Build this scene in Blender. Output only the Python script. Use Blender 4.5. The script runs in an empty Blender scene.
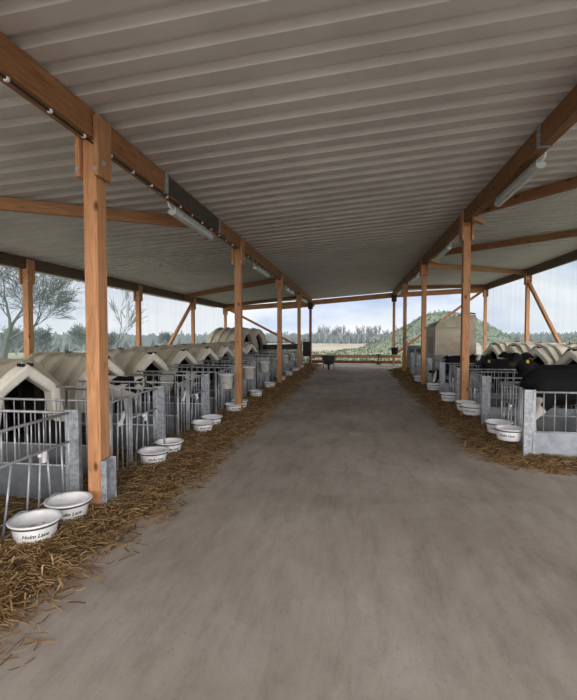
import bpy, bmesh, math, random
from mathutils import Vector, Matrix, noise, Euler
random.seed(7)
scene = bpy.context.scene
C = scene.collection
PI = math.pi

# ------------------------------------------------------------------ helpers
def tag(o, label=None, cat=None, group=None, kind=None):
    if label: o['label'] = label
    if cat: o['category'] = cat
    if group: o['group'] = group
    if kind: o['kind'] = kind
    return o

def empty(name, loc=(0,0,0), rz=0, label=None, cat=None, group=None):
    o = bpy.data.objects.new(name, None); C.objects.link(o)
    o.empty_display_size = .1
    o.location = loc; o.rotation_euler = (0,0,rz)
    return tag(o, label, cat, group)

def obj(name, bm, mat, parent=None, smooth=False):
    me = bpy.data.meshes.new(name)
    if smooth:
        for f in bm.faces: f.smooth = True
    bm.to_mesh(me); bm.free()
    if mat: me.materials.append(mat)
    o = bpy.data.objects.new(name, me); C.objects.link(o)
    if parent: o.parent = parent
    return o

def link_mesh(name, me, parent=None, loc=(0,0,0)):
    o = bpy.data.objects.new(name, me); C.objects.link(o); o.location = loc
    if parent: o.parent = parent
    return o

def dup(root, loc, rz=None, label=None, group=None, scale=None):
    r = root.copy(); C.objects.link(r); r.location = loc
    if rz is not None: r.rotation_euler = (0,0,rz)
    if scale is not None: r.scale = scale
    if label: r['label'] = label
    if group: r['group'] = group
    for ch in list(root.children):
        c = ch.copy(); C.objects.link(c); c.parent = r
        for g in ch.children:
            d = g.copy(); C.objects.link(d); d.parent = c
    return r

def box(bm, x0,x1,y0,y1,z0,z1, bev=0):
    vs = [bm.verts.new((x,y,z)) for x in (x0,x1) for y in (y0,y1) for z in (z0,z1)]
    fs = [(0,1,3,2),(4,6,7,5),(0,4,5,1),(2,3,7,6),(0,2,6,4),(1,5,7,3)]
    fl = [bm.faces.new([vs[i] for i in f]) for f in fs]
    if bev:
        es = list({e for f in fl for e in f.edges})
        bmesh.ops.bevel(bm, geom=es, offset=bev, segments=2, affect='EDGES', profile=.5)
    return bm

def frame_of(d):
    d = d.normalized()
    up = Vector((0,0,1)) if abs(d.z) < .95 else Vector((1,0,0))
    a = d.cross(up).normalized(); b = a.cross(d).normalized()
    return a, b

def tube(bm, pts, r, n=8, caps=True):
    pts = [Vector(p) for p in pts]
    rs = r if isinstance(r, (list,tuple)) else [r]*len(pts)
    rings = []; a = None
    for i,p in enumerate(pts):
        if i == 0: d = pts[1]-p
        elif i == len(pts)-1: d = p-pts[i-1]
        else: d = (pts[i+1]-p).normalized()+(p-pts[i-1]).normalized()
        d.normalize()
        if a is None: a, b = frame_of(d)
        else:
            a = (a - d*a.dot(d)).normalized(); b = a.cross(d).normalized()
        rings.append([bm.verts.new(p+(a*math.cos(2*PI*k/n)+b*math.sin(2*PI*k/n))*rs[i]) for k in range(n)])
    for i in range(len(rings)-1):
        for k in range(n):
            bm.faces.new((rings[i][k], rings[i][(k+1)%n], rings[i+1][(k+1)%n], rings[i+1][k]))
    if caps:
        bm.faces.new(rings[0][::-1]); bm.faces.new(rings[-1])
    return bm

def lathe(bm, prof, n=32, cx=0, cy=0, cz=0):
    rings = []
    for r,z in prof:
        if r < 1e-5: rings.append([bm.verts.new((cx,cy,cz+z))])
        else: rings.append([bm.verts.new((cx+r*math.cos(2*PI*k/n), cy+r*math.sin(2*PI*k/n), cz+z)) for k in range(n)])
    for A,B in zip(rings, rings[1:]):
        for k in range(n):
            if len(A)==1 and len(B)==1: continue
            if len(A)==1: bm.faces.new((A[0], B[(k+1)%n], B[k]))
            elif len(B)==1: bm.faces.new((A[k], A[(k+1)%n], B[0]))
            else: bm.faces.new((A[k], A[(k+1)%n], B[(k+1)%n], B[k]))
    return bm

ORD = ['nearest','second','third','fourth','fifth','sixth','seventh','eighth','ninth','tenth','eleventh','twelfth']

# ------------------------------------------------------------------ materials
def newmat(name, rough=.7, metal=0, spec=.3):
    m = bpy.data.materials.new(name); m.use_nodes = True
    nt = m.node_tree; b = nt.nodes['Principled BSDF']
    b.inputs['Roughness'].default_value = rough
    b.inputs['Metallic'].default_value = metal
    b.inputs['Specular IOR Level'].default_value = spec
    return m, nt, b

def N(nt, typ, **kw):
    n = nt.nodes.new(typ)
    for k,v in kw.items():
        if k in n.inputs: n.inputs[k].default_value = v
        else: setattr(n, k, v)
    return n

def ramp(nt, stops):
    r = nt.nodes.new('ShaderNodeValToRGB')
    el = r.color_ramp.elements
    while len(el) < len(stops): el.new(.5)
    for e,(p,c) in zip(el, stops):
        e.position = p; e.color = (*c,1) if len(c)==3 else c
    return r

def noisy(name, stops, scale=5, detail=5, stretch=(1,1,1), rough=.7, metal=0, bump=0, bscale=None, spec=.3, rnd=True, coord='Object'):
    m, nt, b = newmat(name, rough, metal, spec)
    tc = nt.nodes.new('ShaderNodeTexCoord')
    mp = nt.nodes.new('ShaderNodeMapping'); mp.inputs['Scale'].default_value = stretch
    nt.links.new(tc.outputs[coord], mp.inputs[0])
    if rnd:
        oi = nt.nodes.new('ShaderNodeObjectInfo')
        mm = N(nt,'ShaderNodeMath', operation='MULTIPLY'); mm.inputs[1].default_value = 37.
        nt.links.new(oi.outputs['Random'], mm.inputs[0]); nt.links.new(mm.outputs[0], mp.inputs['Location'])
    no = N(nt,'ShaderNodeTexNoise', Scale=scale, Detail=detail, Roughness=.6)
    nt.links.new(mp.outputs[0], no.inputs['Vector'])
    r = ramp(nt, stops); nt.links.new(no.outputs[0], r.inputs[0])
    nt.links.new(r.outputs[0], b.inputs['Base Color'])
    if bump:
        n2 = N(nt,'ShaderNodeTexNoise', Scale=bscale or scale*4, Detail=6)
        nt.links.new(mp.outputs[0], n2.inputs['Vector'])
        bp = N(nt,'ShaderNodeBump', Strength=bump, Distance=.02)
        nt.links.new(n2.outputs[0], bp.inputs['Height']); nt.links.new(bp.outputs[0], b.inputs['Normal'])
    return m

def wood(name, dark, mid, light):
    m, nt, b = newmat(name, .62, 0, .3)
    tc = nt.nodes.new('ShaderNodeTexCoord'); oi = nt.nodes.new('ShaderNodeObjectInfo')
    mm = N(nt,'ShaderNodeMath', operation='MULTIPLY'); mm.inputs[1].default_value = 53.
    nt.links.new(oi.outputs['Random'], mm.inputs[0])
    mp = nt.nodes.new('ShaderNodeMapping'); mp.inputs['Scale'].default_value = (1,1,.09)
    nt.links.new(tc.outputs['Object'], mp.inputs[0]); nt.links.new(mm.outputs[0], mp.inputs['Location'])
    g = N(nt,'ShaderNodeTexNoise', Scale=26., Detail=6., Roughness=.65, Distortion=1.2)
    nt.links.new(mp.outputs[0], g.inputs['Vector'])
    r = ramp(nt, [(.28,dark),(.5,mid),(.72,light)]); nt.links.new(g.outputs[0], r.inputs[0])
    # knots
    mp2 = nt.nodes.new('ShaderNodeMapping'); mp2.inputs['Scale'].default_value = (1.6,1.6,.75)
    nt.links.new(tc.outputs['Object'], mp2.inputs[0]); nt.links.new(mm.outputs[0], mp2.inputs['Location'])
    v = N(nt,'ShaderNodeTexVoronoi', Scale=3.6, Randomness=1.)
    nt.links.new(mp2.outputs[0], v.inputs['Vector'])
    kr = ramp(nt, [(.06,(0,0,0)),(.165,(1,1,1))]); nt.links.new(v.outputs['Distance'], kr.inputs[0])
    mx = N(nt,'ShaderNodeMix', data_type='RGBA')
    nt.links.new(kr.outputs[0], mx.inputs['Factor'])
    mx.inputs['A'].default_value = (dark[0]*.42,dark[1]*.36,dark[2]*.35,1); nt.links.new(r.outputs[0], mx.inputs['B'])
    # object to object tint
    hs = nt.nodes.new('ShaderNodeHueSaturation')
    mr = N(nt,'ShaderNodeMapRange'); mr.inputs['To Min'].default_value=.82; mr.inputs['To Max'].default_value=1.12
    nt.links.new(oi.outputs['Random'], mr.inputs[0]); nt.links.new(mr.outputs[0], hs.inputs['Value'])
    nt.links.new(mx.outputs['Result'], hs.inputs['Color']); nt.links.new(hs.outputs[0], b.inputs['Base Color'])
    bp = N(nt,'ShaderNodeBump', Strength=.25, Distance=.004)
    nt.links.new(g.outputs[0], bp.inputs['Height']); nt.links.new(bp.outputs[0], b.inputs['Normal'])
    return m

M = {}
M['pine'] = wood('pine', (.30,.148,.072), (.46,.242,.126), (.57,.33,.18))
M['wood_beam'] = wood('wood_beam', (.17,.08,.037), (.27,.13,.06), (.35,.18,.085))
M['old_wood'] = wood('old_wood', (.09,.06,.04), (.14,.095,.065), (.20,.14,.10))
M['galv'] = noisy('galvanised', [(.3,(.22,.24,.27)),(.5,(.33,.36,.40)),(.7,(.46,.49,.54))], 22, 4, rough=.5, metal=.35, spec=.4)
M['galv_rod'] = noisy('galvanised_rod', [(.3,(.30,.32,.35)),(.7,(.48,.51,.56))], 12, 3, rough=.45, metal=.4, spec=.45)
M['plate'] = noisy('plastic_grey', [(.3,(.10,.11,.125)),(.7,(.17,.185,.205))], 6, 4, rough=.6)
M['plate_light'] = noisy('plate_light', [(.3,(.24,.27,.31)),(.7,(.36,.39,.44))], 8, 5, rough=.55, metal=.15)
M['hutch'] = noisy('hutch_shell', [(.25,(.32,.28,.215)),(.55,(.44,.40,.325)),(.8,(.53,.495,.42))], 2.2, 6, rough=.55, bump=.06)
M['hutch_front'] = noisy('hutch_front', [(.25,(.72,.69,.62)),(.7,(.90,.88,.82))], 3, 5, rough=.5)
M['hutch_white'] = noisy('hutch_white', [(.25,(.66,.66,.62)),(.7,(.85,.85,.82))], 3, 4, rough=.5)
M['white_pl'] = noisy('white_plastic', [(.3,(.70,.72,.76)),(.7,(.84,.86,.90))], 9, 4, rough=.38, spec=.45)
M['bucket_pl'] = noisy('bucket_plastic', [(.3,(.50,.50,.49)),(.7,(.66,.66,.64))], 9, 4, rough=.45)
M['black'] = noisy('black_plastic', [(.3,(.012,.012,.013)),(.7,(.03,.03,.032))], 8, 3, rough=.5)
M['ink'] = noisy('ink', [(.3,(.01,.01,.02)),(.7,(.02,.02,.03))], 8, 2, rough=.6)
M['dark_metal'] = noisy('dark_metal', [(.3,(.06,.055,.05)),(.7,(.11,.10,.095))], 8, 3, rough=.55, metal=.3)
M['barrow'] = noisy('barrow_metal', [(.3,(.05,.05,.05)),(.7,(.10,.10,.10))], 8, 3, rough=.5)
M['rubber'] = noisy('rubber', [(.3,(.015,.015,.015)),(.7,(.03,.03,.03))], 8, 3, rough=.8)
M['yellow'] = noisy('yellow_tag', [(.3,(.75,.5,.05)),(.7,(.85,.6,.08))], 8, 2, rough=.5)
M['eye'] = noisy('eye', [(.3,(.01,.008,.006)),(.7,(.02,.015,.01))], 8, 2, rough=.15, spec=.6)
M['lamp_body'] = noisy('lamp_body', [(.3,(.34,.35,.36)),(.7,(.44,.45,.46))], 5, 2, rough=.45)
M['lamp_glass'] = noisy('lamp_cover', [(.3,(.46,.48,.50)),(.7,(.58,.60,.62))], 5, 2, stretch=(1,9,1), rough=.25, spec=.5)
M['bark'] = noisy('bark', [(.3,(.05,.06,.055)),(.7,(.09,.10,.09))], 8, 4, rough=.9)
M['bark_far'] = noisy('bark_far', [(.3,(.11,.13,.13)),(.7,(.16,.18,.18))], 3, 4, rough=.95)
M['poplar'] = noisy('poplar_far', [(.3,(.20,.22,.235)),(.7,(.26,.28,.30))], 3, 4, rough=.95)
M['lower_yellow'] = noisy('yellow_section', [(.3,(.42,.27,.05)),(.7,(.58,.38,.08))], 8, 3, rough=.6)

# concrete
def mat_concrete():
    m, nt, b = newmat('concrete', .82, 0, .25)
    tc = nt.nodes.new('ShaderNodeTexCoord')
    n1 = N(nt,'ShaderNodeTexNoise', Scale=.55, Detail=7., Roughness=.65, Distortion=.4); nt.links.new(tc.outputs['Object'], n1.inputs['Vector'])
    r1 = ramp(nt, [(.30,(.28,.245,.22)),(.48,(.37,.335,.31)),(.68,(.45,.42,.395))]); nt.links.new(n1.outputs[0], r1.inputs[0])
    mp = nt.nodes.new('ShaderNodeMapping'); mp.inputs['Scale'].default_value = (2.2,.5,1)
    nt.links.new(tc.outputs['Object'], mp.inputs[0])
    n2 = N(nt,'ShaderNodeTexNoise', Scale=2.2, Detail=9., Roughness=.75); nt.links.new(mp.outputs[0], n2.inputs['Vector'])
    r2 = ramp(nt, [(.32,(.72,.70,.68)),(.5,(.95,.94,.93)),(.7,(1.08,1.08,1.08))]); nt.links.new(n2.outputs[0], r2.inputs[0])
    mx = N(nt,'ShaderNodeMix', data_type='RGBA', blend_type='MULTIPLY'); mx.inputs['Factor'].default_value=.9
    nt.links.new(r1.outputs[0], mx.inputs['A']); nt.links.new(r2.outputs[0], mx.inputs['B'])
    # loose chaff specks
    n3 = N(nt,'ShaderNodeTexNoise', Scale=38., Detail=3., Roughness=.7); nt.links.new(tc.outputs['Object'], n3.inputs['Vector'])
    r3 = ramp(nt, [(.60,(0,0,0)),(.70,(1,1,1))]); nt.links.new(n3.outputs[0], r3.inputs[0])
    mm = N(nt,'ShaderNodeMath', operation='MULTIPLY'); mm.inputs[1].default_value=.30
    nt.links.new(r3.outputs[0], mm.inputs[0])
    mx2 = N(nt,'ShaderNodeMix', data_type='RGBA'); mx2.inputs['B'].default_value=(.10,.075,.05,1)
    nt.links.new(mm.outputs[0], mx2.inputs['Factor']); nt.links.new(mx.outputs['Result'], mx2.inputs['A'])
    nt.links.new(mx2.outputs['Result'], b.inputs['Base Color'])
    bp = N(nt,'ShaderNodeBump', Strength=.35, Distance=.01); nt.links.new(n2.outputs[0], bp.inputs['Height']); nt.links.new(bp.outputs[0], b.inputs['Normal'])
    return m
M['concrete'] = mat_concrete()

def mat_roof():
    m, nt, b = newmat('roof_sheet', .55, .1, .3)
    tc = nt.nodes.new('ShaderNodeTexCoord')
    n1 = N(nt,'ShaderNodeTexNoise', Scale=.8, Detail=6., Roughness=.6); nt.links.new(tc.outputs['Object'], n1.inputs['Vector'])
    r1 = ramp(nt, [(.3,(.53,.50,.50)),(.7,(.65,.625,.62))]); nt.links.new(n1.outputs[0], r1.inputs[0])
    nt.links.new(r1.outputs[0], b.inputs['Base Color'])
    return m
M['roof'] = mat_roof()

def mat_straw(name, cols):
    m, nt, b = newmat(name, .8, 0, .2)
    g = nt.nodes.new('ShaderNodeNewGeometry')
    r = ramp(nt, cols); nt.links.new(g.outputs['Random Per Island'], r.inputs[0])
    nt.links.new(r.outputs[0], b.inputs['Base Color'])
    return m
M['straw'] = mat_straw('straw', [(0,(.12,.075,.035)),(.3,(.24,.15,.07)),(.65,(.38,.255,.13)),(1,(.58,.44,.26))])
M['straw_bed'] = noisy('straw_bed', [(.3,(.06,.04,.022)),(.5,(.15,.10,.055)),(.72,(.28,.19,.10))], 14, 8, rough=.9, bump=.8, bscale=40, rnd=False)

def mat_terrain():
    m, nt, b = newmat('meadow', .95, 0, .1)
    tc = nt.nodes.new('ShaderNodeTexCoord'); sx = nt.nodes.new('ShaderNodeSeparateXYZ')
    nt.links.new(tc.outputs['Object'], sx.inputs[0])
    n1 = N(nt,'ShaderNodeTexNoise', Scale=.35, Detail=9., Roughness=.7); nt.links.new(tc.outputs['Object'], n1.inputs['Vector'])
    r1 = ramp(nt, [(.3,(.10,.125,.09)),(.5,(.15,.175,.13)),(.7,(.22,.23,.18))]); nt.links.new(n1.outputs[0], r1.inputs[0])
    # far pale stubble field
    n2 = N(nt,'ShaderNodeTexNoise', Scale=.06, Detail=6., Roughness=.6); nt.links.new(tc.outputs['Object'], n2.inputs['Vector'])
    r2 = ramp(nt, [(.3,(.17,.165,.14)),(.7,(.225,.215,.185))]); nt.links.new(n2.outputs[0], r2.inputs[0])
    ln = N(nt,'ShaderNodeVectorMath', operation='LENGTH'); nt.links.new(tc.outputs['Object'], ln.inputs[0])
    ad = N(nt,'ShaderNodeMath', operation='MULTIPLY_ADD'); ad.inputs[1].default_value=28.; 
    nt.links.new(n1.outputs[0], ad.inputs[0]); nt.links.new(ln.outputs['Value'], ad.inputs[2])
    mr = N(nt,'ShaderNodeMapRange'); mr.inputs['From Min'].default_value=56; mr.inputs['From Max'].default_value=72
    nt.links.new(ad.outputs[0], mr.inputs[0])
    mx = N(nt,'ShaderNodeMix', data_type='RGBA'); nt.links.new(mr.outputs[0], mx.inputs['Factor'])
    nt.links.new(r1.outputs[0], mx.inputs['A']); nt.links.new(r2.outputs[0], mx.inputs['B'])
    # bank: greener / sandier with height
    n3 = N(nt,'ShaderNodeTexNoise', Scale=.9, Detail=8., Roughness=.75); nt.links.new(tc.outputs['Object'], n3.inputs['Vector'])
    r3 = ramp(nt, [(.32,(.05,.072,.058)),(.48,(.085,.11,.09)),(.62,(.135,.15,.125)),(.78,(.22,.21,.175))]); nt.links.new(n3.outputs[0], r3.inputs[0])
    hz = N(nt,'ShaderNodeMapRange'); hz.inputs['From Min'].default_value=-.3; hz.inputs['From Max'].default_value=.9
    nt.links.new(sx.outputs['Z'], hz.inputs[0])
    mx2 = N(nt,'ShaderNodeMix', data_type='RGBA'); nt.links.new(hz.outputs[0], mx2.inputs['Factor'])
    nt.links.new(mx.outputs['Result'], mx2.inputs['A']); nt.links.new(r3.outputs[0], mx2.inputs['B'])
    nt.links.new(mx2.outputs['Result'], b.inputs['Base Color'])
    bp = N(nt,'ShaderNodeBump', Strength=.8, Distance=.3); nt.links.new(n3.outputs[0], bp.inputs['Height']); nt.links.new(bp.outputs[0], b.inputs['Normal'])
    return m
M['terrain'] = mat_terrain()

def mat_net():
    m, nt, b = newmat('windbreak_net', .9, 0, .1)
    out = nt.nodes['Material Output']
    tc = nt.nodes.new('ShaderNodeTexCoord'); mp = nt.nodes.new('ShaderNodeMapping'); mp.inputs['Scale'].default_value=(1,3.2,.25)
    nt.links.new(tc.outputs['Object'], mp.inputs[0])
    n1 = N(nt,'ShaderNodeTexNoise', Scale=.9, Detail=2., Roughness=.5); nt.links.new(mp.outputs[0], n1.inputs['Vector'])
    mr = N(nt,'ShaderNodeMapRange'); mr.inputs['From Min'].default_value=.3; mr.inputs['From Max'].default_value=.75
    mr.inputs['To Min'].default_value=.15; mr.inputs['To Max'].default_value=.22
    nt.links.new(n1.outputs[0], mr.inputs[0])
    tr = nt.nodes.new('ShaderNodeBsdfTransparent'); tl = nt.nodes.new('ShaderNodeBsdfTranslucent'); df = nt.nodes.new('ShaderNodeBsdfDiffuse')
    tl.inputs[0].default_value=(.34,.46,.44,1); df.inputs[0].default_value=(.34,.46,.44,1)
    a = nt.nodes.new('ShaderNodeMixShader'); nt.links.new(tl.outputs[0], a.inputs[1]); nt.links.new(df.outputs[0], a.inputs[2])
    c = nt.nodes.new('ShaderNodeMixShader'); nt.links.new(mr.outputs[0], c.inputs[0]); nt.links.new(tr.outputs[0], c.inputs[1]); nt.links.new(a.outputs[0], c.inputs[2])
    nt.links.new(c.outputs[0], out.inputs['Surface'])
    return m
M['net'] = mat_net()

def mat_coat():
    m, nt, b = newmat('calf_coat', .75, 0, .2)
    at = nt.nodes.new('ShaderNodeAttribute'); at.attribute_name = 'coat'
    tc = nt.nodes.new('ShaderNodeTexCoord')
    n = N(nt,'ShaderNodeTexNoise', Scale=60., Detail=4.); nt.links.new(tc.outputs['Object'], n.inputs['Vector'])
    mx = N(nt,'ShaderNodeMix', data_type='RGBA', blend_type='MULTIPLY'); mx.inputs['Factor'].default_value=.35
    nt.links.new(at.outputs['Color'], mx.inputs['A']); nt.links.new(n.outputs[0], mx.inputs['B'])
    nt.links.new(mx.outputs['Result'], b.inputs['Base Color'])
    bp = N(nt,'ShaderNodeBump', Strength=.3, Distance=.01); nt.links.new(n.outputs[0], bp.inputs['Height']); nt.links.new(bp.outputs[0], b.inputs['Normal'])
    return m
M['coat'] = mat_coat()

# ------------------------------------------------------------------ camera (principal axis: aisle runs along +Y)
cam = bpy.data.cameras.new('camera'); cam.sensor_width = 36; cam.sensor_fit = 'HORIZONTAL'
cam.lens = 440/577*36; cam.clip_end = 2000; cam.clip_start = .05
co = bpy.data.objects.new('camera', cam); C.objects.link(co)
co.location = (0,0,1.6); co.rotation_euler = (PI/2-.0359, 0, .1473)
scene.camera = co

# ------------------------------------------------------------------ geometry constants
XL, XR, XEL, XER = -2.32, 2.08, -7.06, 6.62       # post lines
def roof_z(x):                                      # underside of the sheeting
    pts = [(-8.2,1.50+1.6),(XEL,1.66+1.6),(XL,1.955+1.6),(XR,2.31+1.6),(XER,2.52+1.6),(7.6,2.57+1.6)]
    for (a,za),(b,zb) in zip(pts,pts[1:]):
        if x <= b: return za+(zb-za)*(x-a)/(b-a)
    return pts[-1][1]
PY = [3.72+5*i for i in range(5)]                   # post rows
BD = .24                                            # beam depth

# ------------------------------------------------------------------ floor and ground
bm = bmesh.new(); box(bm, -7.4, 7.0, -7, 24.6, -.30, 0)
tag(obj('floor', bm, M['concrete']), kind='structure')

def terr(x,y):
    d = math.hypot(max(0,abs(x)-8), max(0,y-25, -y-8))
    z = -.12 - 1.9*min(1,max(0,(d-8)/55))**1.2
    def g(cx,cy,sx,sy,h): return h*math.exp(-.5*(((x-cx)/sx)**2+((y-cy)/sy)**2))
    z += g(8.3,43,3.95,6,4.0) + g(25,45,4,6,3.0)  + g(-20,40,9,6,.5)
    n = noise.fractal((x*.25,y*.25,.3),1,2,5)
    z += n*.16*min(1,d/6) if d>0 else 0
    if z > -.3 and d>8: z += .25*noise.fractal((x*.8,y*.8,1.3),1,2,4)
    if abs(x)<7.6 and -7.2<y<25: z = -.25
    return z
bm = bmesh.new()
def axis(lo,hi,fine_lo,fine_hi,fs,cs):
    a=[]; v=lo
    while v<hi:
        a.append(v); v += fs if fine_lo<=v<fine_hi else cs
    a.append(hi); return a
xs = axis(-400,400,-40,45,.6,12); ys = axis(-60,420,-12,70,.6,12)
gv = [[bm.verts.new((x,y,terr(x,y))) for x in xs] for y in ys]
for j in range(len(ys)-1):
    for i in range(len(xs)-1):
        bm.faces.new((gv[j][i],gv[j][i+1],gv[j+1][i+1],gv[j+1][i]))
tag(obj('ground', bm, M['terrain'], smooth=True), kind='structure')

# ------------------------------------------------------------------ roof: trapezoidal sheeting, ribs across the aisle
bm = bmesh.new()
pitch=.30; y=-2.6; prof=[]
while y < 24.5:
    prof += [(y,0),(y+.15,0),(y+.175,.065),(y+.275,.065)]
    y += pitch
prof.append((y,0))
xsr = [-8.0,XEL,XL,XR,XER,7.5]
rows = [[bm.verts.new((x,yy,roof_z(x)+zz)) for x in xsr] for yy,zz in prof]
for A,B in zip(rows,rows[1:]):
    for i in range(len(xsr)-1): bm.faces.new((A[i],A[i+1],B[i+1],B[i]))
ro = tag(obj('ceiling', bm, M['roof']), kind='structure')
sm = ro.modifiers.new('thick','SOLIDIFY'); sm.thickness=.004; sm.offset=1

# ------------------------------------------------------------------ timbers
def timber(name, p0, p1, w, h, mat, parent=None, upv=None, bev=.006):
    """box of length |p1-p0| along its local Z; w across, h in the direction of upv."""
    p0,p1 = Vector(p0),Vector(p1); L=(p1-p0).length; d=(p1-p0).normalized()
    up = Vector(upv) if upv else Vector((0,0,1))
    if abs(d.dot(up))>.98: up = Vector((0,1,0))
    a = d.cross(up).normalized(); b = a.cross(d).normalized()
    bm = bmesh.new(); box(bm,-w/2,w/2,-h/2,h/2,0,L,bev)
    o = obj(name,bm,mat,parent)
    o.matrix_basis = Matrix((( a.x,b.x,d.x,p0.x),(a.y,b.y,d.y,p0.y),(a.z,b.z,d.z,p0.z),(0,0,0,1)))
    return o

def bolt(parent, loc, axis='x', r=.016):
    bm = bmesh.new()
    d = {'x':Vector((1,0,0)),'-x':Vector((-1,0,0)),'y':Vector((0,1,0)),'-y':Vector((0,-1,0))}[axis]
    tube(bm,[(0,0,0),d*.006],r*1.5,14); tube(bm,[d*.005,d*.018],r*.8,6)
    o = obj('bolt',bm,M['galv_rod'],parent); o.location=loc; return o

def wood_post(x, y, top, label, group, base_bracket=False, mat=None, cleats=True, w=.13, t=.15, dark_cap=False):
    mat = mat or M['pine']
    r = empty('wooden_post',(x,y,0),0,label,'post',group)
    timber('shaft',(0,0,0),(0,0,top),w,t,mat,r)
    if cleats:
        for s in (-1,1):
            timber('cleat',(s*(w/2+.024),-.012,top-.33),(s*(w/2+.024),-.012,top+.2),.044,.22,mat,r)
            bolt(r,(s*(w/2+.046),-.04,top-.2),'x' if s>0 else '-x')
            bolt(r,(s*(w/2+.02),-.124,top-.27),'-y',.012)
    if dark_cap:
        bm=bmesh.new(); box(bm,-w/2-.06,w/2+.06,-t/2-.04,t/2+.04,top-.36,top-.02,.01); obj('cap_bracket',bm,M['black'],r)
    if base_bracket:
        bm = bmesh.new(); x0=w/2+.004
        box(bm,x0,x0+.012,-.075,.075,.0,.46,.003); box(bm,x0,x0+.055,-.085,-.073,.0,.46,.003); box(bm,x0,x0+.055,.073,.085,.0,.46,.003)
        b = obj('base_bracket',bm,M['galv'],r); b['label']='galvanised steel base bracket'
        for z in (.12,.34):
            q=bolt(b,(x0+.014,0,z),'x',.016)
    return r

iw = ['foreground','second','third','fourth','far gable']
for i in range(5):
    y=PY[i]
    lb = ['orange pine post with knots in the left foreground with steel base bracket',
          'second pine post along the left edge of the aisle, behind the paired bowls',
          'third pine post along the left edge of the aisle among hanging buckets',
          'fourth pine post along the left edge of the aisle by the far buckets',
          'dark slim post at the left end of the far gable opening'][i]
    wood_post(XL,y,roof_z(XL)-BD,lb,'aisle posts',i==0,mat=M['wood_beam'] if i==4 else None,dark_cap=(i==4),cleats=(i<4))
    if i>0:
        lb = ['', 'reddish pine post nearest on the right edge of the aisle beside white bowls',
          'second pine post along the right edge of the aisle beside big shelter',
          'third pine post on right aisle edge with yellow lower sleeve',
          'slim pine post at the right end of the far gable opening'][i]
        rp = wood_post(XR,y,roof_z(XR)-BD,lb,'aisle posts',dark_cap=(i==4),cleats=(i<4))
        if i==3:
            bm=bmesh.new(); box(bm,-.085,.085,-.095,.095,.05,.75,.01); s=obj('section',bm,M['lower_yellow'],rp); s['label']='yellow lower sleeve'  # yellow box, a little wider than the shaft, around its lower part
for i,lb in zip((1,2,3,4),('pine outer post nearest on left eave in front of bare tree','second outer post from the left on the left eave',
        'third outer post on left eave where the diagonal brace meets','corner post of left eave at far gable')):
    wood_post(XEL,PY[i],roof_z(XEL)-BD,lb,'outer eave posts')
for y,lb in ((18.2,'outer post on right eave joined by the long diagonal brace'),(23.72,'corner post of right eave at far gable')):
    wood_post(XER,y,roof_z(XER)-.28,lb,'outer eave posts')

def beam(name,x,bd,label,mat,y0=-2.5,y1=24.0,w=.12):
    z=roof_z(x)-bd/2-.004
    o=timber(name,(x,y0,z),(x,y1,z),w,bd,mat)
    return tag(o,label,'beam')
def beam_group(x,side,label):
    r=empty('roof_beam',(x,0,roof_z(x)-BD),0,label,'beam','long beams over the aisle')
    timber('timber',(0,-2.5,BD/2-.004),(0,24.0,BD/2-.004),.12,BD,M['wood_beam'],r)
    s = -1 if side=='right' else 1        # aisle-facing side
    if side=='left':
        bm=bmesh.new(); box(bm,.061,.075,5.15,7.2,.005,BD-.035,.002); q=obj('splice_plate',bm,M['dark_metal'],r); q['label']='dark steel splice plate'
    for y in ((5.12,7.22) if side=='left' else (5.3,)):
        bm=bmesh.new(); box(bm,-.067,.082 if s>0 else .067,y-.03,y+.03,-.008,BD-.01,.003)
        if s<0: box(bm,-.082,-.066,y-.03,y+.03,-.008,BD-.01,.003)
        obj('strap',bm,M['galv'],r)
    return r
beam_group(XL,'left','long brown roof beam over the left edge of aisle with dark splice plate')
beam_group(XR,'right','long brown roof beam over the right edge of the aisle')
beam('eave_beam',XEL,BD,'dark weathered eave beam along the left open side',M['old_wood'])
beam('eave_beam',XER,.28,'dark weathered eave beam along the right open side',M['old_wood'])
# gable beam (follows the slopes)
g = empty('gable_beam',(0,23.86,0),0,'pale timber beam spanning the far gable opening','beam')
gx=[XEL-.1,XL,XR,XER+.1]
for a,b in zip(gx,gx[1:]):
    timber('timber',(a,0,roof_z(a)-.25),(b,0,roof_z(b)-.25),.10,.26,M['pine'],g)
timber('lower_board',(XL-1.6,.07,roof_z(XL-1.6)-.42),(XL+.2,.07,roof_z(XL+.2)-.40),.05,.14,M['pine'],g)

def rb(p,q,label,mat=None,w=.09,h=.16):
    z=lambda x: roof_z(x)-h/2-.02
    o=timber('roof_brace',(p[0],p[1],z(p[0])),(q[0],q[1],z(q[0])),w,h,mat or M['wood_beam'])
    return tag(o,label,'brace','diagonal roof braces')
def ext(p,q,x):
    t=(x-p[0])/(q[0]-p[0]); return (x,p[1]+(q[1]-p[1])*t)
L=XL-.07; R=XR+.07
def brace2(a,b,x0,x1,lb,mat=None): rb(ext(a,b,x0),ext(a,b,x1),lb,mat)
brace2((-2.5,7.15),(-4.62,5.2),L,XEL+.08,'knotty orange roof brace crossing behind the foreground post',M['pine'])
brace2((-2.5,14.75),(-6.52,17.3),L,XEL+.08,'roof brace reaching the left eave near the middle of the roof')
brace2((-2.5,21.6),(-6.6,23.5),L,XEL+.08,'far left roof brace running to the gable corner')
brace2((2.27,8.25),(3.28,7.2),R,XER-.08,'thick near roof brace on the right beside the lamp')
brace2((2.4,12.6),(5.13,11.15),R,XER-.08,'darker second roof brace on the right side')
brace2((2.4,14.9),(6.5,18.4),R,XER-.08,'pale thin roof brace on the right reaching the eave post',M['pine'])
brace2((2.4,21.6),(6.5,23.5),R,XER-.08,'far right roof brace running to the gable corner')
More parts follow.
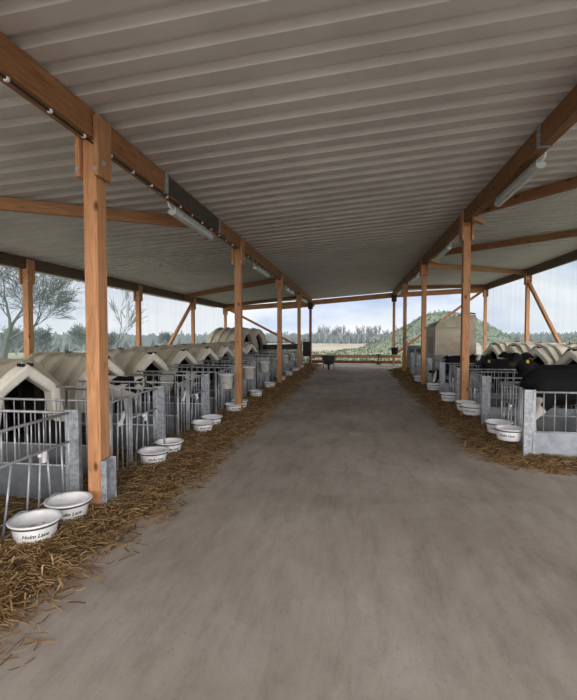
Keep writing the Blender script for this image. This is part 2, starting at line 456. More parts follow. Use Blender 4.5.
# knee blocks where braces meet beams
for x,y,lb in ((XL-.0,7.35,'small wooden knee block under the left beam by the lamp'),(XR,8.45,'small wooden knee block under the right beam by the lamp'),(XR,12.9,'small knee block under right beam by the second lamp')):
    s=-1 if x<0 else 1
    o=timber('knee_block',(x-.0*s,y-.25,roof_z(x)-BD-.035),(x+.25*s,y+.12,roof_z(x)-BD-.03),.07,.08,M['pine']); tag(o,lb,'block')
# vertical diagonal side braces
for p,q,lb in (((XEL,18.65,roof_z(XEL)-.28),(XEL,14.6,.05),'long diagonal wall brace on the open left side'),
               ((XER,18.30,roof_z(XER)-.38),(XER,14.0,.05),'long diagonal wall brace on the open right side'),
               ((XEL+.15,24.03,roof_z(XEL)-.3),(XL-.8,24.03,1.0),'diagonal brace across the left bay of the far gable'),
               ((XER-.15,24.03,roof_z(XER)-.35),(XR+.1,24.03,.55),'diagonal brace across the right bay of the far gable')):
    tag(timber('diagonal_brace',p,q,.10,.12,M['pine']),lb,'brace')
# far gable barrier rails
for z,lb in ((.42,'upper wooden rail of the barrier across the far opening'),(.12,'lower wooden rail of the barrier across the far opening')):
    tag(timber('barrier_rail',(XL-.1,23.72,z),(XR+.4,23.72,z),.05,.16,M['pine'] if z>.2 else M['wood_beam']),lb,'rail','barrier rails')
bm=bmesh.new(); tube(bm,[(0,0,0),(0,0,.52)],.03,8); tube(bm,[(-.13,0,.5),(.13,0,.5)],.03,8); tube(bm,[(-.1,0,.02),(.12,0,.02)],.03,8)
o=obj('rail_stake',bm,M['dark_metal']); o.location=(1.28,23.55,.02); tag(o,'small dark stake standing against the barrier rails','stake')

# windbreak nets
for x,lb in ((XEL-.12,'translucent green windbreak net hanging along the left side'),(XER+.12,'translucent green windbreak net hanging along the right side')):
    bm=bmesh.new(); n=180; y0,y1=2.0,23.9; rows=[]
    for i in range(n+1):
        y=y0+(y1-y0)*i/n; dx=.03*math.sin(y*5)+.02*math.sin(y*13+1)
        rows.append([bm.verts.new((x+dx*(1-k/3),y,z)) for k,z in enumerate((.02,1.0,2.0,roof_z(x)-.14))])
    for A,B in zip(rows,rows[1:]):
        for k in range(3): bm.faces.new((A[k],B[k],B[k+1],A[k+1]))
    tag(obj('windbreak_net',bm,M['net'],smooth=True),lb,'net')

# ------------------------------------------------------------------ lamps
def make_lamp():
    r=empty('tube_lamp'); tag(r,None,'lamp','tube lamps under the aisle beams')
    bm=bmesh.new(); box(bm,-.045,.045,-.75,.75,.03,.085,.012); obj('housing',bm,M['lamp_body'],r)
    bm=bmesh.new(); 
    pr=[(-.055,.035),(-.058,.01),(-.045,-.02),(-.02,-.035),(.02,-.035),(.045,-.02),(.058,.01),(.055,.035)]
    A=[bm.verts.new((x,-.77,z)) for x,z in pr]; B=[bm.verts.new((x,.77,z)) for x,z in pr]
    for i in range(7): bm.faces.new((A[i],A[i+1],B[i+1],B[i]))
    bm.faces.new(A); bm.faces.new(B[::-1]); bm.faces.new((A[0],B[0],B[7],A[7]))
    obj('cover',bm,M['lamp_glass'],r,True).data.polygons.foreach_set('use_smooth',[False]*10)
    for y in (-.5,.5):
        bm=bmesh.new(); box(bm,-.064,.064,y-.02,y+.02,.0,.05,.004); box(bm,-.015,.015,y-.015,y+.015,.08,.16); obj('bracket',bm,M['galv'],r)
    bm=bmesh.new(); tube(bm,[(0,-.77,.04),(0,-.86,.05),(0,-.9,.10)],.012,6); obj('cable',bm,M['white_pl'],r)
    return r
lamp=make_lamp(); first=True
for side,x in (('left',XL-.04),('right',XR+.05)):
    for k,y in enumerate((6.3,11.2,16.3,21.2)):
        z=roof_z(XL if x<0 else XR)-BD-.12
        lb='grey tube lamp under the %s aisle beam, %s'%(side,['closest to the viewer','second along the beam','third along the beam','at the far end'][k])
        if first: lamp.location=(x,y,z); lamp['label']=lb; first=False
        else: dup(lamp,(x,y,z),label=lb)
# cable with clips under left beam
r=empty('power_cable',(XL+.045,0,roof_z(XL)-BD-.034),0,'thin dark cable clipped along the underside of left beam','cable')
bm=bmesh.new(); tube(bm,[(0,y,.004*math.sin(y*3)) for y in [1+.4*i for i in range(56)]],.009,6); obj('cable',bm,M['black'],r)
cl=None
for i in range(40):
    if cl is None:
        bm=bmesh.new(); box(bm,-.016,.016,-.012,.012,-.014,.014,.003); cl=obj('clip',bm,M['white_pl'],r); cl.location=(0,1.4,0)
    else:
        c=cl.copy(); C.objects.link(c); c.location=(0,1.4+.42*i,.0)
cl2=None

# ------------------------------------------------------------------ pens
FL, FR = -2.62, 2.24
RAIL_T=.87
def rod(name,p,q,r,parent,mat=None,n=6):
    bm=bmesh.new(); tube(bm,[p,q],r,n); return obj(name,bm,mat or M['galv_rod'],parent,True)
rod_cache={}
def rodc(name,p,q,r,parent):
    """vertical bar sharing mesh data"""
    L=round(q[2]-p[2],4); key=(name,L,r)
    if key not in rod_cache:
        bm=bmesh.new(); tube(bm,[(0,0,0),(0,0,L)],r,6); o=obj(name,bm,M['galv_rod'],parent,True); rod_cache[key]=o.data; o.location=p; return o
    return link_mesh(name,rod_cache[key],parent,p)

def make_divider(s, plate):
    """cross panel from the aisle (x=0) towards the hutch (s*1.6)."""
    r=empty('pen_divider'); tag(r,None,'pen panel')
    W=1.62
    rod('top_rail',(0,0,RAIL_T),(s*W,0,RAIL_T),.014,r,n=8)
    rod('middle_rail',(0,0,.37),(s*W,0,.37),.010,r)
    n=12
    for i in range(1,n+1): rodc('bar',(s*i*W/(n+.5),0,.37),(0,0,RAIL_T),.0065,r)
    bm=bmesh.new(); box(bm,min(0,s*W),max(0,s*W),-.008,.008,.015,.36,.003); obj('solid_panel',bm,M['plate'] if not plate=='R' else M['plate_light'],r)
    if plate:
        bm=bmesh.new()
        # flat galvanised end plate turned slightly to the aisle, folded edge
        a=-.03; 
        for (u0,u1,v0,v1) in ((-.035,.105,-.012,-.004),(.097,.105,-.012,.04),(-.035,-.027,-.012,.03)):
            box(bm,min(-s*u0,-s*u1),max(-s*u0,-s*u1),v0,v1,.0,RAIL_T+.03,.002)
        o=obj('end_plate',bm,M['galv'],r); o['label']='flat galvanised end plate'
        bolt(o,(-s*.03,-.013,.62),'-y',.009); bolt(o,(-s*.03,-.013,.24),'-y',.009)
    rod('end_post',(0,0,0),(0,0,RAIL_T+.01),.015,r,n=8)
    return r

def make_gate(s,hd=0.,y0=.42,nb=5,vb=((.56,.62),(.74,.78),(.90,.86),(1.07,1.05))):
    """front gate along y (0..1.2); headgate nearest the viewer."""
    r=empty('pen_gate'); tag(r,None,'gate')
    # headgate: two long bars, top bar, cross bar with clip
    rod('head_gate_bar',(0,.03+hd,.02),(0,.03+hd,RAIL_T-.02),.012,r); rod('head_gate_bar',(0,.36+hd,.02),(0,.36+hd,RAIL_T),.012,r)
    rod('head_gate_rail',(0,.03+hd,RAIL_T-.02),(0,.36+hd,RAIL_T),.012,r)
    rod('swing_bar',(s*.0,.14+hd,.04),(0,.17+hd,RAIL_T-.01),.009,r); rod('swing_bar',(0,.26+hd,.04),(0,.24+hd,RAIL_T),.009,r)
    rod('head_gate_rail',(0,.14+hd,.56),(0,.27+hd,.56),.009,r)
    bm=bmesh.new()
    vs=[(.13,.60),(.20,.63),(.27,.72),(.285,.66),(.24,.60),(.23,.565),(.14,.57)]
    A=[bm.verts.new((-s*.022,y+hd,z)) for y,z in vs]; B=[bm.verts.new((-s*.010,y+hd,z)) for y,z in vs]
    bm.faces.new(A); bm.faces.new(B[::-1])
    for i in range(len(vs)): bm.faces.new((A[i],B[i],B[(i+1)%len(vs)],A[(i+1)%len(vs)]))
    o=obj('latch',bm,M['white_pl'],r); o['label']='white plastic latch'
    # main frame
    for y in (y0,y0+.045,1.17): rod('gate_post',(0,y,.0),(0,y,RAIL_T+.01),.014,r,n=8)
    rod('top_rail',(0,y0,RAIL_T),(0,1.17,RAIL_T),.013,r,n=8)
    rod('middle_rail',(0,y0+.045,.60),(0,1.17,.60),.012,r,n=8)
    rod('bottom_rail',(0,y0,.05),(0,1.17,.05),.012,r)
    for i in range(nb): rodc('bar',(0,y0+.045+(1.125-y0)*(i+1)/(nb+1),.60),(0,0,RAIL_T),.0075,r)
    for (a,b) in vb:
        rod('v_bar',(0,a,.05),(0,b,.60),.009,r)
    bm=bmesh.new(); box(bm,-.018,.018,.80,.84,.50,.60,.006); box(bm,-.014,.014,.76,.80,.56,.59,.004); obj('clamp',bm,M['white_pl'],r)
    return r

def make_hoop():
    r=empty('pen_hoop'); tag(r,None,'wire hoop')
    bm=bmesh.new(); tube(bm,[(0,0,.1),(0,0,.98),(-.03,0,1.0),(-.44,0,1.0),(-.47,0,.98),(-.47,0,.1)],.010,6); obj('wire_frame',bm,M['dark_metal'],r,True)
    for i in range(3): rodc('bar',(-.12-.11*i,0,.1),(0,0,1.0),.005,r)
    return r

DL=[1.87+1.855*k for k in range(12)]          # far side of each left pen
DR=[5.92+1.85*k for k in range(7)]           # near side of each right pen
divL=make_divider(-1,'L'); divLp=make_divider(-1,None); divR=make_divider(1,'R'); divRp=make_divider(1,None)
gateL=make_gate(-1); gateR=make_gate(1); gateL0=make_gate(-1,-.47,-.08,8,((.1,.2),(.36,.46),(.60,.66),(.74,.78),(.90,.86),(1.07,1.05))); hoopL=make_hoop()
used=set()
def place(proto,loc,label,group):
    if proto.name not in used:
        used.add(proto.name); proto.location=loc; proto['label']=label; proto['group']=group; return proto
    return dup(proto,loc,label=label,group=group)
NPL=10
for k in range(1,NPL+1):                     # k=1: pen at the lower left corner
    y=DL[k]; o=ORD[k-1]
    place(divL,(FL,y,0),'barred divider with end plate on the far side of the %s left pen'%o,'pen dividers of the left row')
    place(divLp,(FL,y-1.15,0),'barred divider closing the near side of the %s left pen'%o,'pen dividers of the left row')
    place(gateL0 if k==1 else gateL,(FL,y-1.16,0),'galvanised front gate with v bars on the %s pen of left row'%o,'front gates of the left row')
    place(hoopL,(FL-.03,y-1.19,0),'dark wire hoop at the near front corner of the %s left pen'%o,'wire hoops of the left pens')
for k in range(7):
    y=DR[k]; o=ORD[k]
    place(divR,(FR,y,0),'barred panel with end plate on the near side of the %s right pen'%o,'pen dividers of the right row')
    place(divRp,(FR,y+1.17,0),'barred divider closing the far side of the %s right pen'%o,'pen dividers of the right row')
    place(gateR,(FR,y,0),'galvanised front gate with v bars on the %s pen of right row'%o,'front gates of the right row')

# ------------------------------------------------------------------ bowls and buckets
def make_bowl(text=True):
    r=empty('feed_bowl'); tag(r,None,'bowl')
    bm=bmesh.new()
    lathe(bm,[(0,0),(.128,0),(.142,.010),(.162,.125),(.164,.138),(.186,.143),(.189,.151),(.185,.157),(.162,.154),(.156,.145),(.136,.018),(0,.014)],40)
    obj('bowl',bm,M['white_pl'],r,True)
    bm=bmesh.new(); lathe(bm,[(.158,.120),(.178,.126),(.178,.136),(.164,.136)],32); obj('holder_ring',bm,M['dark_metal'],r,True)
    return r
def add_text(root,ang):
    cu=bpy.data.curves.new('t','FONT'); cu.body='Holm Laue'; cu.size=.042; cu.align_x='CENTER'; cu.align_y='CENTER'; cu.shear=.3; cu.offset=.0009; cu.extrude=.0
    to=bpy.data.objects.new('t',cu); C.objects.link(to)
    dg=bpy.context.evaluated_depsgraph_get(); me=bpy.data.meshes.new_from_object(to.evaluated_get(dg)); 
    bpy.data.objects.remove(to)
    for v in me.vertices:
        u,w=v.co.x,v.co.y; z=.072+w; rad=.140+(z-.008)/.097*.018+.0015
        a=ang+u/rad; v.co=(rad*math.cos(a),rad*math.sin(a),z)
    me.materials.clear(); me.materials.append(M['ink'])
    o=bpy.data.objects.new('lettering',me); C.objects.link(o); o.parent=root; o['label']='black lettering on the bowl side'
def bracket(root,s,tall=False):
    bm=bmesh.new()
    tube(bm,[(s*.20,-.10,.125),(s*.14,-.10,.16),(s*.14,-.03,.185),(s*.14,.03,.185),(s*.14,.10,.16),(s*.20,.10,.125)],.006,6)
    obj('hanger',bm,M['galv_rod'],root)
bowlL=make_bowl(); add_text(bowlL,math.radians(-52)); bracket(bowlL,-1)
bowlR=make_bowl(); add_text(bowlR,math.radians(-118)); bracket(bowlR,1)
bowls=[]
seen=[('white feed bowl with lettering at the bottom left corner','bl'),]
nb=0
for k in range(1,5):
    y=DL[k]
    for j,dy in enumerate((-.68,-.22)):
        yy=y+dy+(-.10 if k==1 else (.12 if k==2 else .03))+(.06 if k==1 and j==0 else 0)
        lb='white feed bowl hung on the %s left pen, %s of its pair'%(ORD[k-1],('near one','far one')[j])
        if k==1: lb=('large white lettered bowl at the lower left corner of the photo','white lettered bowl with small hook beside the foreground post')[j]
        place(bowlL,(FL+.21,yy,.035),lb,'white feed bowls of the left row')
for k in range(5,11):
    place(bowlL,(FL+.20,DL[k]-.42,.04),'single white feed bowl low on the %s left pen'%ORD[k-1],'white feed bowls of the left row')
for k in range(4):
    y=DR[k]
    for j,dy in enumerate((.20,.62)):
        if k>=2 and j==1: continue
        lb='white feed bowl on the %s right pen, %s'%(ORD[k],('the closer of the two' if j==0 else 'the farther of the two'))
        if k>=2: lb='single white feed bowl on the %s right pen'%ORD[k]
        place(bowlR,(FR-.21,y+dy,.215-(.04 if k>1 else 0)),lb,'white feed bowls of the right row')
place(bowlR,(FR-.24,13.9,.16),'white feed bowl standing over a straw heap beside the right aisle post','white feed bowls of the right row')

def make_bucket():
    r=empty('feed_bucket'); tag(r,None,'bucket')
    bm=bmesh.new(); lathe(bm,[(0,0),(.108,0),(.114,.006),(.138,.255),(.150,.258),(.152,.285),(.143,.285),(.135,.262),(.106,.012),(0,.01)],32); obj('pail',bm,M['bucket_pl'],r,True)
    bm=bmesh.new(); tube(bm,[(.148*math.cos(a),.0+.02*math.sin(a),.26-.14*math.sin(a)) for a in [PI*i/12 for i in range(13)]],.004,6)
    bmesh.ops.rotate(bm,verts=bm.verts,cent=(0,0,.26),matrix=Matrix.Rotation(0,3,'X'))
    for v in bm.verts: v.co.y-=.155*math.sin(PI*min(1,max(0,(v.co.x+.148)/.296)))
    obj('handle',bm,M['dark_metal'],r)
    return r
bucket=make_bucket()
for k in range(4,NPL+1):
    place(bucket,(FL+.165,DL[k]-1.02,.545),'pale grey bucket hung on the gate of the %s left pen'%ORD[k-1],'buckets hung on the left gates')

# ------------------------------------------------------------------ calf hutches
def prof_bridge(bm,P,Q,mat_i=0):
    for i in range(len(P)-1):
        f=bm.faces.new((P[i],P[i+1],Q[i+1],Q[i])); f.material_index=mat_i
def full(h):  # half profile (y,z) from base up to apex -> full arc
    return [(-y,z) for y,z in h]+[(y,z) for y,z in h[-2::-1]]
def ring(bm,x,pr,sc=1,zs=1): return [bm.verts.new((x,y*sc,z*zs)) for y,z in pr]
def rib_ring(bm,x,pr,d): return [bm.verts.new((x,y+(d if y>0 else -d if y<0 else 0)*(1 if abs(y)>.3 else .6),z+(.6*d if .7<z<1.26 and abs(y)>.01 else 0))) for y,z in pr]

BODY=full([(.70,0),(.67,.40),(.63,.78),(.51,.92),(.38,1.06),(.25,1.20),(0,1.27)])
HOOD=full([(.60,0),(.57,.28),(.53,.56),(.47,.86),(.33,1.0),(.17,1.13),(.0,1.24)])
HOODF=full([(.57,0),(.54,.28),(.50,.56),(.44,.86),(.31,.98),(.15,1.10),(.0,1.20)])
OPEN=full([(.43,.03),(.39,.28),(.35,.54),(.315,.80),(.22,.875),(.11,.955),(.0,1.03)])
def two_sided(base):  # back faces coloured dark brown to stand in for shade inside the hutch
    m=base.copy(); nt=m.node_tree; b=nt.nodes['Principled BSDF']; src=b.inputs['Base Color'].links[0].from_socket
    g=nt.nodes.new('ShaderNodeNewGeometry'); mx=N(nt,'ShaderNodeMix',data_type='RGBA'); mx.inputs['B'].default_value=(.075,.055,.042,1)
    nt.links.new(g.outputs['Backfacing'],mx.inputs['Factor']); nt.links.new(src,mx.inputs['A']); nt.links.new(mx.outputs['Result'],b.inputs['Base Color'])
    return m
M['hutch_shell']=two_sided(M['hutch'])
M['hutch_side_lit']=two_sided(noisy('hutch_side_lit',[(.25,(.44,.40,.33)),(.55,(.58,.54,.46)),(.8,(.66,.63,.56))],2.2,6,rough=.55))  # shell colour lightened to stand in for side light on the right row
def make_hutch(front_mat, body_mat):
    r=empty('calf_hutch'); tag(r,None,'calf hutch')
    bm=bmesh.new()
    xs=[(0,0.0)]
    for c in (-.24,-.66,-1.08,-1.50):
        xs += [(c+.065,-.012),(c+.035,.06),(c-.035,.06),(c-.065,-.012)]
    xs += [(-1.74,-.01)]
    rings=[rib_ring(bm,x,BODY,d) for x,d in xs]+[ring(bm,-1.80,BODY,.9,.93)]
    for A,B in zip(rings,rings[1:]): prof_bridge(bm,A,B)
    bm.faces.new(rings[-1])
    # front wall between body and hood
    H0=ring(bm,.0,HOOD); prof_bridge(bm,H0,rings[0])
    bmesh.ops.recalc_face_normals(bm,faces=bm.faces)
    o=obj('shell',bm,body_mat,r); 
    bv=o.modifiers.new('b','BEVEL'); bv.width=.006; bv.segments=1; bv.limit_method='ANGLE'; bv.angle_limit=.5
    bm=bmesh.new()
    A=ring(bm,-.02,HOOD); B=ring(bm,.13,HOODF); Cc=ring(bm,.15,[(y*.96,z*.98) for y,z in HOODF]); D=ring(bm,.15,[(y*1.05,z*1.03) for y,z in OPEN]); E=ring(bm,.12,OPEN); F=ring(bm,-.03,OPEN)
    for P,Q in ((A,B),(B,Cc),(Cc,D),(D,E),(E,F)): prof_bridge(bm,P,Q)
    bmesh.ops.recalc_face_normals(bm,faces=bm.faces)
    o=obj('door_hood',bm,front_mat,r); o['label']='pale pointed doorway hood'
    bv=o.modifiers.new('b','BEVEL'); bv.width=.01; bv.segments=2; bv.limit_method='ANGLE'; bv.angle_limit=.6
    # vent slots above doorway, lying on the hood top
    for s in (-1,1):
        for i in range(3):
            bm=bmesh.new(); y=s*(.045+.045); x0=.02+.04*i
            zt=1.20-.045
            box(bm,x0,x0+.014,min(s*.03,s*.085),max(s*.03,s*.085),1.17,1.214,.002)
            obj('vent_slot',bm,M['black'],r)
    # ridge vent flap
    bm=bmesh.new(); box(bm,-.90,-.80,-.05,.05,1.262,1.285,.006); box(bm,-.95,-.88,-.02,.02,1.265,1.305,.006)
    obj('roof_vent',bm,M['dark_metal'],r)
    return r
hutL=make_hutch(M['hutch_front'],M['hutch_shell']); hutR=make_hutch(M['hutch_front'],M['hutch_side_lit']); 
def hplace(proto,loc,rz,label,group):
    if proto.name not in used:
        used.add(proto.name); proto.location=loc; proto.rotation_euler=(0,0,rz); proto['label']=label; proto['group']=group; return proto
    return dup(proto,loc,rz=rz,label=label,group=group)
HXL=-4.42
for k in range(8):
    lb=['beige ribbed calf hutch with open doorway at the left edge','second beige ribbed calf hutch partly behind the foreground post'][k] if k<2 else 'beige calf hutch with pointed doorway, %s from the left edge of the row'%ORD[k]
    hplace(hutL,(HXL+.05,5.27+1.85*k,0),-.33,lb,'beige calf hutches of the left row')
for k in range(6):
    lb='cream calf hutch with pale doorway hood, %s in the right row'%ORD[k]
    hplace(hutR,(4.72,6.55+1.85*k,0.07),PI+.33,lb,'cream calf hutches of the right row')

# big ribbed group hutches at back left
def make_group_hutch():
    r=empty('group_hutch'); tag(r,None,'calf hutch')
    h=[(1.05,0),(1.04,.6),(.98,1.0),(.84,1.35),(.62,1.63),(.34,1.82),(0,1.9)]
    P=full(h); O=full([(.46,.04),(.46,.5),(.44,.9),(.38,1.18),(.27,1.42),(.13,1.56),(0,1.6)])
    bm=bmesh.new(); xs=[(0,1.0)]
    for c in (-.3,-.72,-1.14,-1.56): xs+=[(c+.11,.97),(c+.07,1.02),(c-.07,1.02),(c-.11,.965)]
    xs+=[(-1.85,.95),(-2.0,.82)]
    rings=[ring(bm,x,P,s,s) for x,s in xs]
    for A,B in zip(rings,rings[1:]): prof_bridge(bm,A,B)
    bm.faces.new(rings[-1]); bmesh.ops.recalc_face_normals(bm,faces=bm.faces)
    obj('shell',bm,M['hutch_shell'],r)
    bm=bmesh.new(); A=ring(bm,0,P); B=ring(bm,.06,P,.93,.96); Cc=ring(bm,.06,O,1.15,1.05); D=ring(bm,.03,O); E=ring(bm,-.15,O)
    for a,b in ((A,B),(B,Cc),(Cc,D),(D,E)): prof_bridge(bm,a,b)
    bmesh.ops.recalc_face_normals(bm,faces=bm.faces); obj('front_frame',bm,M['hutch'],r)
    return r
gh=make_group_hutch()
place(gh,(-5.0,20.45,0),'tall arched group hutch with ribs behind the left row, nearer one','tall arched group hutches').rotation_euler=(0,0,-.33)
place(gh,(-5.0,22.75,0),'tall arched group hutch with ribs behind the left row, farther one','tall arched group hutches').rotation_euler=(0,0,-.33)

# large panelled shelter on the right
r=empty('large_shelter',(2.98,16.6,0),0,'large beige panelled calf shelter with sloping roof behind right pens','shelter')
bm=bmesh.new()
# outline in XZ, local x 0..1.4 ; y 0..1.9
sil=[(0,0),(0,1.95),(.10,2.10),(.55,2.22),(1.05,2.32),(1.35,2.28),(1.38,0)]
A=[bm.verts.new((x,0 if 0<i<6 else 0,z)) for i,(x,z) in enumerate(sil)]
sil2=[(-.08,0),(-.08,1.85),(.05,2.02),(.52,2.16),(1.02,2.26),(1.32,2.22),(1.38,0)]
B=[bm.verts.new((x,1.9,z)) for x,z in sil2]
for i in range(7):
    if i in (0,6): continue
    bm.faces.new((A[i],A[(i+1)],B[(i+1)],B[i]))
bm.faces.new(A); bm.faces.new(B[::-1])
bmesh.ops.recalc_face_normals(bm,faces=bm.faces)
obj('shell',bm,M['hutch'],r)
# aisle-facing wall with dark opening frame
bm=bmesh.new(); 
def q(a,b,c,d): bm.faces.new([bm.verts.new(p) for p in (a,b,c,d)])
for (y0,y1,z0,z1) in ((0,.35,0,1.9),(1.55,1.9,0,1.85),(.35,1.55,1.5,1.88)):
    box(bm,-.06,0,y0,y1,z0,z1,.01)
obj('front_frame',bm,M['hutch'],r)
bm=bmesh.new(); box(bm,-.045,-.02,.35,1.55,.03,1.5,.006); o=obj('door_flap',bm,noisy('flap',[(.3,(.26,.23,.18)),(.7,(.34,.31,.25))],3,4),r); o['label']='dull brown door flap'
for z in (1.18,1.5,1.82):
    bm=bmesh.new(); box(bm,.02,1.37,-.022,.004,z,z+.035,.006); obj('panel_rib',bm,M['hutch'],r)
bm=bmesh.new(); tube(bm,[(.75,.1,2.27),(1.1,.1,2.37),(1.35,.1,2.33)],.03,6); obj('roof_trim',bm,M['dark_metal'],r)

# open white hutch lid behind right row
r=empty('white_hutch',(5.2,19.6,.55),.2,'small white open hutch lid in the right row behind black calves','hutch')
bm=bmesh.new(); P=full([(.5,0),(.48,.4),(.38,.62),(.2,.76),(0,.8)])
rr=[ring(bm,x,P,s,s) for x,s in ((0,1),(-.06,.94),(-.5,.92),(-.9,.9))]
for a,b in zip(rr,rr[1:]): prof_bridge(bm,a,b)
bm.faces.new(rr[-1]); obj('shell',bm,M['hutch_white'],r)
r.location.z=.52
bm=bmesh.new(); box(bm,-.8,-.1,-.4,.4,-.52,.02,.02); obj('base',bm,M['hutch'],r)

# grey pens and gates at far right / far left
def grey_unit(loc,rz,label,slots=2,h=1.05,w=.8):
    r=empty('grey_pen_panel',loc,rz,label,'pen panel')
    bm=bmesh.new(); cols=slots
    t=.05
    box(bm,-w/2,w/2,-.02,.02,0,.35,.004); box(bm,-w/2,w/2,-.02,.02,h-.12,h,.004)
    for i in range(cols+1):
        x=-w/2+i*(w-.1)/cols; box(bm,x,x+.1,-.02,.02,.35,h-.12,.004)
    obj('panel',bm,M['plate_light'],r)
    bm=bmesh.new(); box(bm,-w/2+.02,w/2-.02,.022,.04,.34,h-.1); obj('backing',bm,M['plate'],r)
    return r
grey_unit((2.75,20.6,0),-.6,'grey slotted pen panel beside the far right post, closest of two',2)
grey_unit((3.0,22.2,0),-.6,'grey slotted pen panel at the far right corner behind the other',2)
r=empty('feed_hopper',(-2.42,22.75,0),0,'black and grey feed hopper standing by the far left gable post','hopper')
bm=bmesh.new(); box(bm,-.20,.20,-.05,.05,.45,1.22,.02); obj('hopper',bm,M['black'],r)
bm=bmesh.new()
for x in (-.25,.25): tube(bm,[(x,0,0),(x,0,1.35)],.025,8)
tube(bm,[(-.25,0,1.3),(.25,0,1.3)],.02,6); tube(bm,[(-.25,0,.3),(.25,0,.3)],.02,6); tube(bm,[(-.35,0,1.2),(-.32,0,1.55)],.012,6)
obj('frame',bm,M['galv_rod'],r)
bm=bmesh.new(); box(bm,-.42,-.27,-.12,.12,.05,1.2,.02); obj('side_panel',bm,M['plate_light'],r)
r=empty('black_bucket',(XR+.02,23.55-.0,.55),0,'black bucket hooked on the far right gable post','bucket')
bm=bmesh.new(); lathe(bm,[(0,0),(.15,0),(.19,.34),(.20,.36),(.18,.36),(.14,.02),(0,.02)],20,0,-.22,.0); obj('pail',bm,M['black'],r,True)
bm=bmesh.new(); tube(bm,[(-.18,-.22,.35),(-.12,-.2,.47),(0,-.1,.52),(.12,-.2,.47),(.18,-.22,.35)],.008,6); obj('handle',bm,M['dark_metal'],r)

# far left feed bunker: long dark trough
r=empty('feed_rack',(-3.50,21.85,0),1.0,'long black feed rack behind the farthest left pens','rack')
bm=bmesh.new(); box(bm,-1.35,1.35,-.12,.12,.82,1.10,.02); obj('trough',bm,M['black'],r)
bm=bmesh.new()
for x in (-1.3,0,1.3): tube(bm,[(x,.15,0),(x,.15,1.2)],.022,6)
tube(bm,[(-1.35,.15,1.2),(1.35,.15,1.2)],.02,6); obj('frame',bm,M['galv_rod'],r)

# ------------------------------------------------------------------ wheelbarrow
r=empty('wheelbarrow',(-1.12,19.9,0),PI+.05,'dark wheelbarrow parked in the middle at the far end of aisle','wheelbarrow')
bm=bmesh.new()
# tub: local +y towards its wheel (towards viewer after rotation)
top=[(-.33,-.42,.62),(.33,-.42,.62),(.27,.42,.66),(-.27,.42,.66)]; bot=[(-.20,-.22,.26),(.20,-.22,.26),(.17,.20,.26),(-.17,.20,.26)]
T=[bm.verts.new(p) for p in top]; Bv=[bm.verts.new(p) for p in bot]
for i in range(4): bm.faces.new((T[i],T[(i+1)%4],Bv[(i+1)%4],Bv[i]))
bm.faces.new(Bv)
o=obj('tub',bm,M['barrow'],r); sd=o.modifiers.new('s','SOLIDIFY'); sd.thickness=.012
bm=bmesh.new()
for k in range(24):
    pass
tube(bm,[(0,.42+.17*math.cos(a),.20+.17*math.sin(a)) for a in [2*PI*i/24 for i in range(25)]],.035,8,False); obj('tyre',bm,M['rubber'],r,True)
bm=bmesh.new(); tube(bm,[(-.06,.42,.2),(.06,.42,.2)],.03,10); 
for i in range(5):
    a=2*PI*i/5; tube(bm,[(0,.42,.2),(0,.42+.15*math.cos(a),.2+.15*math.sin(a))],.012,6)
obj('hub',bm,M['galv'],r)
for s in (-1,1):
    bm=bmesh.new(); tube(bm,[(s*.07,.44,.2),(s*.14,.1,.33),(s*.26,-.45,.40),(s*.30,-.95,.62)],.016,8); obj('handle',bm,M['dark_metal'],r)
    bm=bmesh.new(); tube(bm,[(s*.22,-.25,.37),(s*.25,-.32,.0)],.016,8); obj('leg',bm,M['dark_metal'],r)

# ------------------------------------------------------------------ straw
def noisev(x,y,s=1,seed=0): return noise.noise((x*s+seed,y*s,seed*1.7))
def edgeL(y): return -1.80+.16*noisev(0,y,.9,3)+.10*noisev(0,y,2.7,5) - .10*max(0,min(1,(y-12)/8)) - (.12 if y<3.6 else 0)
def edgeR(y): return 1.72-.14*noisev(0,y,.9,8)-.08*noisev(0,y,2.7,9) - .22*math.exp(-((y-14.)/.5)**2) + .6*math.exp(-(y-5.45)/.30)
def hL(x,y):
    e=edgeL(y); d=e-x
    if d<=0: return -.01
    h=.045*min(1,d/.45)**.8
    return h+.02*noisev(x,y,3,1)*min(1,d/.2)
def hR(x,y):
    e=edgeR(y); d=x-e
    if d<=0 or (x>2.86 and y>16.45): return -.01
    h=.065*min(1,d/.40)**.8
    return h+.03*noisev(x,y,3,2)*min(1,d/.2)+.07*math.exp(-((y-14.)/.35)**2-((x-1.8)/.22)**2)
